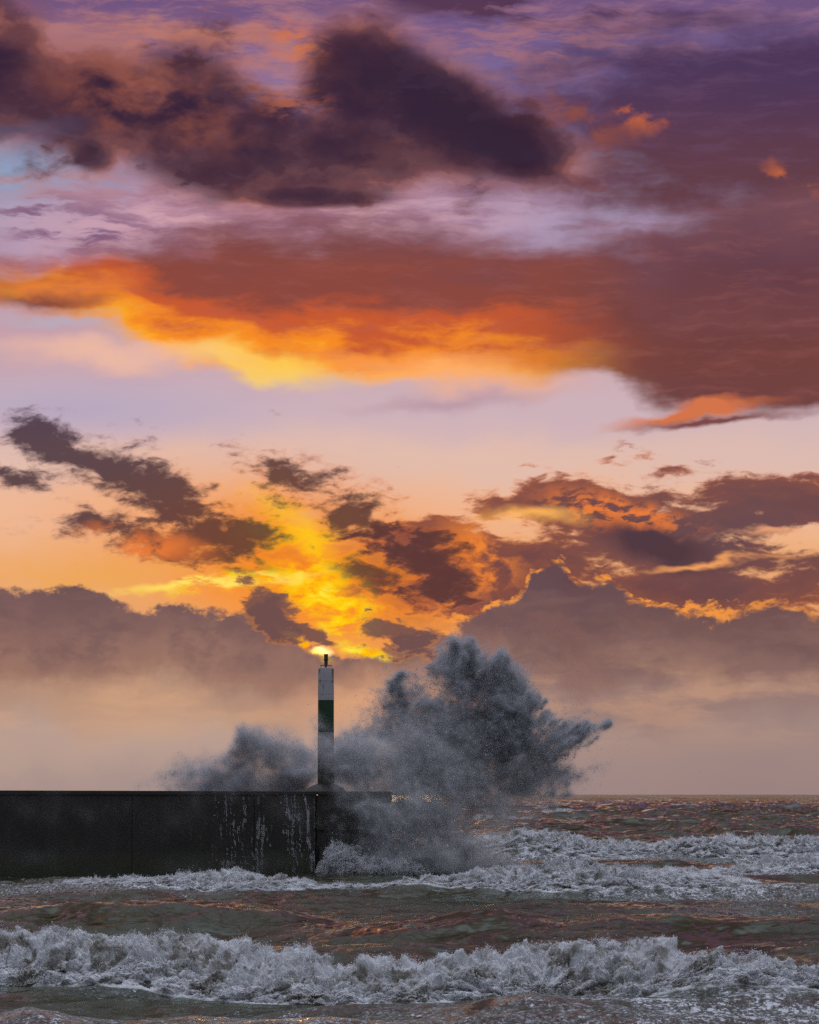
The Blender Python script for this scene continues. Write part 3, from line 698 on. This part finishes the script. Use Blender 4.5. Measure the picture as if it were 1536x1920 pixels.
# railing: top ring and its uprights
ra = []; TH = np.arange(40) / 40 * 2 * math.pi; V = []; F = []
rr_, rt = 0.42, 0.016
for i, t in enumerate(TH):
    for k in range(6):
        q = k / 6 * 2 * math.pi
        V.append((LX + (rr_ + rt * math.cos(q)) * math.cos(t), LY + (rr_ + rt * math.cos(q)) * math.sin(t), lz(1248.3) + rt * math.sin(q)))
for i in range(40):
    for k in range(6):
        F.append((i * 6 + k, ((i + 1) % 40) * 6 + k, ((i + 1) % 40) * 6 + (k + 1) % 6, i * 6 + (k + 1) % 6))
place(new_mesh('railing', V, F, M_metal, smooth=True), lh)
for k in range(7):
    t = k / 7 * 2 * math.pi + 0.2
    lathe('railing_post', [(0.014, z_ - 0.01), (0.014, lz(1248.3))], M_metal, LX + rr_ * math.cos(t), LY + rr_ * math.sin(t), 8, parent=lh)

# ------------------------------------------------------------------ spray
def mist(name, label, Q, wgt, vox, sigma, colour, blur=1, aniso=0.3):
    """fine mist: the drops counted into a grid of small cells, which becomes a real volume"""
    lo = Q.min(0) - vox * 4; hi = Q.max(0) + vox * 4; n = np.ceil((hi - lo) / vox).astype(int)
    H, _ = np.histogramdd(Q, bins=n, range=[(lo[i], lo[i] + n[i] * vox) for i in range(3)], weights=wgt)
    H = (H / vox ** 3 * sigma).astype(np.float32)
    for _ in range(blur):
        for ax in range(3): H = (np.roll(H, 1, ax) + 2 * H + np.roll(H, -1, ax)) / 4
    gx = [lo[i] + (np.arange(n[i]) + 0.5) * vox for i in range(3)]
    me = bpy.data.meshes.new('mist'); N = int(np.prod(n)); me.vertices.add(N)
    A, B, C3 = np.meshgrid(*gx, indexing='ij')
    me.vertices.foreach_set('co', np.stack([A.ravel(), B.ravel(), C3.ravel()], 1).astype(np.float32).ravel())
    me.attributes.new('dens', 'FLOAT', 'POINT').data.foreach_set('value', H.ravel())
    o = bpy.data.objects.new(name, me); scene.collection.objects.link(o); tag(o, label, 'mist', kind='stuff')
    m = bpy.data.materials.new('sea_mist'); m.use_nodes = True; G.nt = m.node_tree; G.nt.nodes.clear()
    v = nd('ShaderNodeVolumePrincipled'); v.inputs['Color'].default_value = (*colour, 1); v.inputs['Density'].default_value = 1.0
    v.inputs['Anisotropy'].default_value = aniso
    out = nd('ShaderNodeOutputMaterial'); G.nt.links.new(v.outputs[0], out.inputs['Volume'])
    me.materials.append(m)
    G.nt = bpy.data.node_groups.new('mist_grid', 'GeometryNodeTree')
    G.nt.interface.new_socket('Geometry', in_out='INPUT', socket_type='NodeSocketGeometry'); G.nt.interface.new_socket('Geometry', in_out='OUTPUT', socket_type='NodeSocketGeometry')
    gi = nd('NodeGroupInput'); go = nd('NodeGroupOutput')
    pos = E(nd('GeometryNodeInputPosition').outputs[0]); x, y, z = sep(pos)
    ix = [mt('FLOOR', emin(emax((c - float(l)) * (1 / vox), 0.0), float(k - 1) + 0.5)) for c, l, k in zip((x, y, z), lo, n)]
    idx = (ix[0] * float(n[1]) + ix[1]) * float(n[2]) + ix[2]
    sa = nd('GeometryNodeSampleIndex', data_type='FLOAT', domain='POINT'); G.nt.links.new(gi.outputs[0], sa.inputs['Geometry'])
    na = nd('GeometryNodeInputNamedAttribute', data_type='FLOAT'); na.inputs['Name'].default_value = 'dens'
    G.nt.links.new(na.outputs[0], sa.inputs['Value']); put(idx, sa.inputs['Index'])
    vc = nd('GeometryNodeVolumeCube'); G.nt.links.new(sa.outputs[0], vc.inputs['Density'])
    vc.inputs['Min'].default_value = tuple(lo + vox / 2); vc.inputs['Max'].default_value = tuple(lo + (n - 0.5) * vox)
    for a, k in zip('XYZ', n): vc.inputs['Resolution ' + a].default_value = int(k)
    sm = nd('GeometryNodeSetMaterial'); sm.inputs['Material'].default_value = m
    G.nt.links.new(vc.outputs[0], sm.inputs[0]); G.nt.links.new(sm.outputs[0], go.inputs[0])
    md = o.modifiers.new('grid', 'NODES'); md.node_group = G.nt
    print('mist cells', N, n, 'max density', H.max(), np.percentile(H[H > 0.01], 90))
    return o
def cloud(blist, rs, jit=(0.9, 0.45, 0.2), seed=0, thr=None, soft=False):
    """blist rows: px, py, distance, rx px, ry px, depth m, count, droplet size m"""
    Cs, Rs = [], []
    for (bx, by, D, rx, ry, dep, n, sz) in blist:
        g = rs.normal(size=(n, 3)); g /= np.linalg.norm(g, axis=1)[:, None]; g *= (rs.random(n) ** 0.45)[:, None] * 1.05
        if soft: g = rs.normal(size=(n, 3)) * 0.48
        q = np.stack([wx(bx, D) + g[:, 0] * rx / 25.4, D + g[:, 1] * dep, wz(by, D) + g[:, 2] * ry / 25.4], 1)
        Cs.append(q); Rs.append(sz * (0.55 + 0.5 * rs.exponential(0.8, n)))
    Q = np.concatenate(Cs); S = np.concatenate(Rs)
    for k, (fr, am) in enumerate(((0.28, jit[0]), (0.8, jit[1]), (2.4, jit[2]), (6.5, jit[2] * 0.4))):
        for ax in range(3):
            Q[:, ax] += fbm(Q * fr + ax * 31.7, 2, seed + 100 * k + ax * 7) * am * 1.6
    if thr is not None:
        f = fbm(Q * 0.55, 4, seed + 900, 0.6) + 0.4 * fbm(Q * 2.6, 3, seed + 950, 0.6)
        keep = rs.random(len(Q)) < np.clip((f + thr[0]) * thr[1], 0.03, 1)
        Q, S = Q[keep], S[keep]
    return Q, np.minimum(S, 0.11)
def fingers(rs, org, heads, seed=0):
    """heavier water thrown outwards: clumps at the rim with a tail back towards where the wave struck"""
    Cs, Rs = [], []
    for (hx, hy, D, spread, n, ncl, tail, sz) in heads:
        cx = wx(hx, D) + rs.normal(0, spread / 25.4, ncl); cz = wz(hy, D) + rs.normal(0, spread / 25.4 * 0.8, ncl); cy = D + rs.normal(0, 1.2, ncl)
        for k in range(ncl):
            m = max(20, int(n / ncl * rs.exponential(1.0)))
            d = np.array([cx[k] - org[0], 0, cz[k] - org[1]]); d /= np.linalg.norm(d)
            s = rs.exponential(0.45, m) * tail
            w = ((0.09 if tail < 1.5 else 0.045) + 0.10 * rs.random()) * (1 + 0.7 * s)
            q = np.array([cx[k], cy[k], cz[k]])[None] - d[None] * s[:, None] + rs.normal(size=(m, 3)) * w[:, None]
            q[:, 2] -= 0.05 * s ** 2
            Cs.append(q); Rs.append(sz * (0.5 + 0.5 * rs.exponential(0.8, m)))
    Q = np.concatenate(Cs); S = np.concatenate(Rs)
    for ax in range(3): Q[:, ax] += fbm(Q * 1.3 + ax * 31.7, 3, seed + ax * 7) * 0.35
    return Q, np.minimum(S, 0.12)
rs = np.random.default_rng(5)
K = 1000
core = [(850, 1395, 256, 115, 90, 2.6, 80 * K, .040), (885, 1310, 257, 80, 85, 2.2, 64 * K, .040), (800, 1345, 257, 95, 80, 2.2, 45 * K, .036), (935, 1345, 257, 70, 75, 2.0, 45 * K, .040),
        (960, 1410, 257, 55, 60, 1.8, 18 * K, .038), (858, 1240, 257, 40, 40, 1.3, 13 * K, .040), (935, 1268, 257, 40, 30, 1.2, 11 * K, .040),
        (740, 1415, 256, 110, 70, 2.2, 42 * K, .034), (680, 1420, 256, 70, 62, 1.6, 16 * K, .032), (645, 1440, 255, 45, 45, 1.4, 7 * K, .030),
        (765, 1300, 257, 40, 45, 1.4, 5 * K, .034), (745, 1285, 257, 16, 10, 0.6, 1800, .034), (730, 1330, 257, 70, 50, 1.6, 6 * K, .030),
        (1000, 1432, 257, 60, 45, 1.6, 8 * K, .036), (1040, 1455, 257, 46, 22, 1.4, 5 * K, .034), (975, 1448, 257, 60, 30, 1.5, 7 * K, .034),
        (700, 1372, 256.5, 60, 42, 1.6, 10 * K, .030), (665, 1412, 256, 60, 50, 1.6, 14 * K, .030), (735, 1345, 257, 50, 40, 1.6, 6 * K, .030)]
Qa, Sa = cloud(core, rs, seed=10, thr=(0.62, 1.3))
front = [(805, 1540, 252.5, 80, 150, 1.8, 90 * K, .030), (845, 1500, 254, 60, 120, 1.6, 60 * K, .032), (755, 1560, 251, 65, 110, 1.4, 36 * K, .030), (775, 1612, 250, 120, 36, 1.4, 36 * K, .03), (800, 1440, 254.5, 110, 80, 1.8, 60 * K, .032),
         (870, 1600, 252.5, 70, 45, 1.4, 20 * K, .03), (700, 1560, 250.4, 40, 90, 0.6, 9 * K, .028), (665, 1420, 251, 50, 60, 0.5, 16 * K, .026), (700, 1450, 251, 60, 50, 0.6, 12 * K, .026), (640, 1420, 251.2, 22, 55, 0.3, 7 * K, .024), (655, 1462, 251.2, 34, 30, 0.3, 7 * K, .024), (616, 1400, 251.2, 16, 40, 0.2, 4500, .022), (606, 1360, 251.3, 14, 26, 0.2, 900, .022),
         (920, 1520, 254, 80, 60, 1.8, 16 * K, .03), (990, 1478, 256, 90, 24, 1.8, 16 * K, .03), (930, 1500, 255, 70, 40, 1.6, 10 * K, .03), (650, 1540, 250.3, 50, 60, 0.3, 2500, .022)]
Qb, Sb = cloud(front, rs, jit=(0.6, 0.35, 0.15), seed=40, thr=(0.75, 1.2), soft=True)
org = (wx(770, 257), wz(1560, 257))
heads = [(858, 1226, 257, 20, 5 * K, 14, 1.2, .038), (885, 1236, 257, 18, 4 * K, 10, 1.2, .038), (935, 1245, 257, 12, 5 * K, 12, 1.4, .038), (962, 1270, 257, 14, 6 * K, 14, 1.4, .038), (985, 1300, 257, 14, 6 * K, 14, 1.6, .038),
         (1000, 1325, 257, 14, 5 * K, 12, 1.6, .036), (1022, 1345, 257, 12, 4 * K, 10, 1.6, .036), (1050, 1372, 257, 14, 9 * K, 14, 2.4, .036), (1085, 1370, 257, 12, 8 * K, 12, 2.6, .034), (1112, 1361, 257, 9, 5000, 9, 2.4, .032), (1136, 1357, 257, 5, 2200, 5, 1.8, .030),
         (1092, 1340, 257, 9, 900, 4, 2.0, .028), (1060, 1350, 257, 20, 1200, 6, 2.0, .028), (1040, 1425, 257, 20, 4 * K, 10, 2.0, .032), (1070, 1450, 257, 14, 2 * K, 6, 1.8, .030), (1130, 1436, 257, 8, 500, 4, 1.6, .024), (1100, 1450, 257, 12, 500, 4, 1.6, .024),
         (905, 1240, 257, 20, 4 * K, 10, 1.5, .038), (830, 1225, 257, 16, 2 * K, 6, 1.0, .034), (747, 1283, 257, 7, 1200, 4, 1.2, .032), (990, 1380, 257, 30, 6 * K, 14, 2.0, .036), (1010, 1465, 257, 40, 4 * K, 10, 1.4, .032)]
Qc, Sc = fingers(rs, org, heads, seed=70)
# loose stipple of single drops round the plume
n = 16000; a_ = rs.random(n)
Qd = np.stack([wx(rs.normal(880, 115, n), 257), 257 + rs.normal(0, 1.6, n), wz(rs.normal(1350, 75, n), 257)], 1); Sd = 0.016 + rs.exponential(0.010, n)
Q = np.concatenate([Qa, Qb, Qc, Qd]); S = np.concatenate([Sa, Sb, Sc, Sd])
kv = (np.hypot(Q[:, 0] - LX, Q[:, 1] - LY) > 0.7) & (Q[:, 2] > 0.2); Qv, Sv = Q[kv], S[kv]
isb = np.zeros(len(Q), bool); isb[len(Qa):len(Qa) + len(Qb)] = True; isv = isb[kv]
mine = rs.random(len(Q)) < np.concatenate([np.full(len(Qa), 0.55), np.full(len(Qb), 0.25), np.full(len(Qc) + len(Qd), 1.0)]); Q, S, isb = Q[mine], S[mine] * 0.55, isb[mine]
ok = (Q[:, 2] > 0.3) & ~((Q[:, 2] < ZT + 0.1) & (Q[:, 0] < wx(735, 255)) & (Q[:, 1] > 250.8)) & (np.hypot(Q[:, 0] - LX, Q[:, 1] - LY) > 0.66)
Q, S, isb = Q[ok], S[ok], isb[ok]
dv, df = drops(Q[~isb], S[~isb], rs)
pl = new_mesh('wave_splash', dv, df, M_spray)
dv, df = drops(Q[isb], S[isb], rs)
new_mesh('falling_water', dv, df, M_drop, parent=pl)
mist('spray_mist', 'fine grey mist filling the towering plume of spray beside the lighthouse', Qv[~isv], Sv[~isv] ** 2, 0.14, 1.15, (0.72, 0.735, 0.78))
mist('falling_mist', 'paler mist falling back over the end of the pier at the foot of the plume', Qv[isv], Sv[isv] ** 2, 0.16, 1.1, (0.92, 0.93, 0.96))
tag(pl, 'towering grey plume of spray bursting up beside the lighthouse at the pier end', 'splash')
left = [(420, 1448, 262, 85, 38, 2.2, 24 * K, .032), (520, 1425, 262, 75, 50, 2.2, 30 * K, .032), (570, 1440, 261, 45, 60, 1.8, 16 * K, .030), (465, 1420, 262, 40, 28, 1.6, 7 * K, .032), (370, 1470, 262, 50, 22, 1.6, 5 * K, .028), (330, 1478, 262, 30, 12, 1.2, 900, .024), (625, 1440, 262, 40, 50, 1.6, 10 * K, .03), (250, 1476, 262, 50, 8, 1.2, 500, .022), (480, 1468, 262, 130, 26, 2.0, 30 * K, .03)]
Ql, Sl = cloud(left, rs, seed=140, thr=(0.6, 1.3)); k_ = Ql[:, 2] > 5.0; Ql, Sl = Ql[k_], Sl[k_]
dv, df = drops(Ql[::2], Sl[::2] * 0.5, rs)
sc_ = new_mesh('spray_cloud', dv, df, M_spray); mist('drifting_mist', 'fine mist of the low spray cloud behind the pier wall', Ql, Sl ** 2, 0.16, 1.6, (0.74, 0.755, 0.80), 2)
tag(sc_, 'low drifting cloud of spray behind the pier wall, left of the lighthouse', 'spray')

# burst of white foam at the foot of the pier corner
burst = [(640, 1605, 249.0, 38, 28, 1.0, 60 * K, .013), (615, 1622, 249, 25, 20, .9, 26 * K, .013), (670, 1620, 249, 45, 22, 1.0, 40 * K, .013), (655, 1592, 249, 26, 16, 0.8, 18 * K, .013), (720, 1628, 249, 70, 16, 1.0, 30 * K, .013)]
Qe, Se = cloud(burst, rs, jit=(0.3, 0.32, 0.18), seed=240, thr=(0.5, 1.5))
dv, df = drops(Qe, Se, rs)
tag(new_mesh('foam_burst', dv, df, M_drop), 'round burst of white foam at the foot of the pier corner', 'splash')

# water running back down the wall: a thin broken veil of streams, and one heavier fall at the corner
n = 420000
px1 = np.concatenate([rs.normal(432, 20, n // 3), rs.normal(520, 30, n - n // 3)]); zr = rs.uniform(0.25, ZT - 0.08, n)
xr = wx(px1)
xq = xr + 0.16 * fbm(pts3(xr * 0.7, zr * 0.9, 0), 3, 7)
st = fbm(pts3(xq * 9.0, zr * 0.35, 4), 3, 300, 0.65); bk = fbm(pts3(xq * 5.0 + zr * 2.2, zr * 3.2, 9), 3, 320, 0.7); lg = fbm(pts3(xq * 1.2, zr * 0.35, 2), 2, 330)
prob = np.clip((st * 1.1 + bk * 0.9 + lg * 0.8 - 0.28) * 2.6, 0, 1) ** 1.4 * np.clip(1.25 - np.abs(zr - 3.4) / 3.4, 0.1, 1)
k1 = rs.random(n) < prob * 0.55
n2_ = 26000; z2 = rs.uniform(0.3, ZT, n2_) ; w_ = 0.04 + 0.10 * (ZT - z2) / ZT
x2 = wx(572 + (ZT - z2) / ZT * 17 + 2.5 * np.sin(z2 * 1.7)) + rs.normal(0, 1, n2_) * w_
k2 = rs.random(n2_) < np.clip(0.25 + 1.4 * fbm(pts3(x2 * 9, z2 * 2.4, 1), 4, 5, 0.65), 0, 1)
xs_ = np.concatenate([xr[k1], x2[k2]]); zs_ = np.concatenate([zr[k1], z2[k2]])
Qr = np.stack([np.minimum(xs_, xc - 0.03), 249.95 - rs.exponential(0.015, len(xs_)), zs_], 1)
dv, df = drops(Qr, 0.0035 + rs.exponential(0.0035, len(xs_)), rs)
tag(new_mesh('running_water', dv, df, M_drop), 'white trickles of sea water running down the dark pier wall near its corner', 'water')
# thin haze of spray blown over the top of the wall
veil = [(120, 1500, 249, 130, 26, 0.6, 5 * K, .02), (420, 1500, 249, 90, 30, 0.6, 5 * K, .02), (330, 1540, 249, 130, 50, 0.6, 4 * K, .02), (540, 1520, 249, 60, 60, 0.5, 3 * K, .02), (60, 1600, 248.6, 120, 20, 0.6, 3 * K, .02), (420, 1622, 248.6, 160, 18, 0.6, 6 * K, .02)]
Qw, Sw = cloud(veil, rs, jit=(0.9, 0.4, 0.1), seed=440, soft=True); kw = (Qw[:, 1] < 249.8) & (Qw[:, 2] > 0)
mist('blown_mist', 'faint haze of spray drifting in front of the pier wall', Qw[kw], Sw[kw] ** 2, 0.22, 0.35, (0.74, 0.74, 0.77), 2)
print('drops', len(Q), len(Ql), len(Qe), len(Qr), 'sea verts', SEA_N)
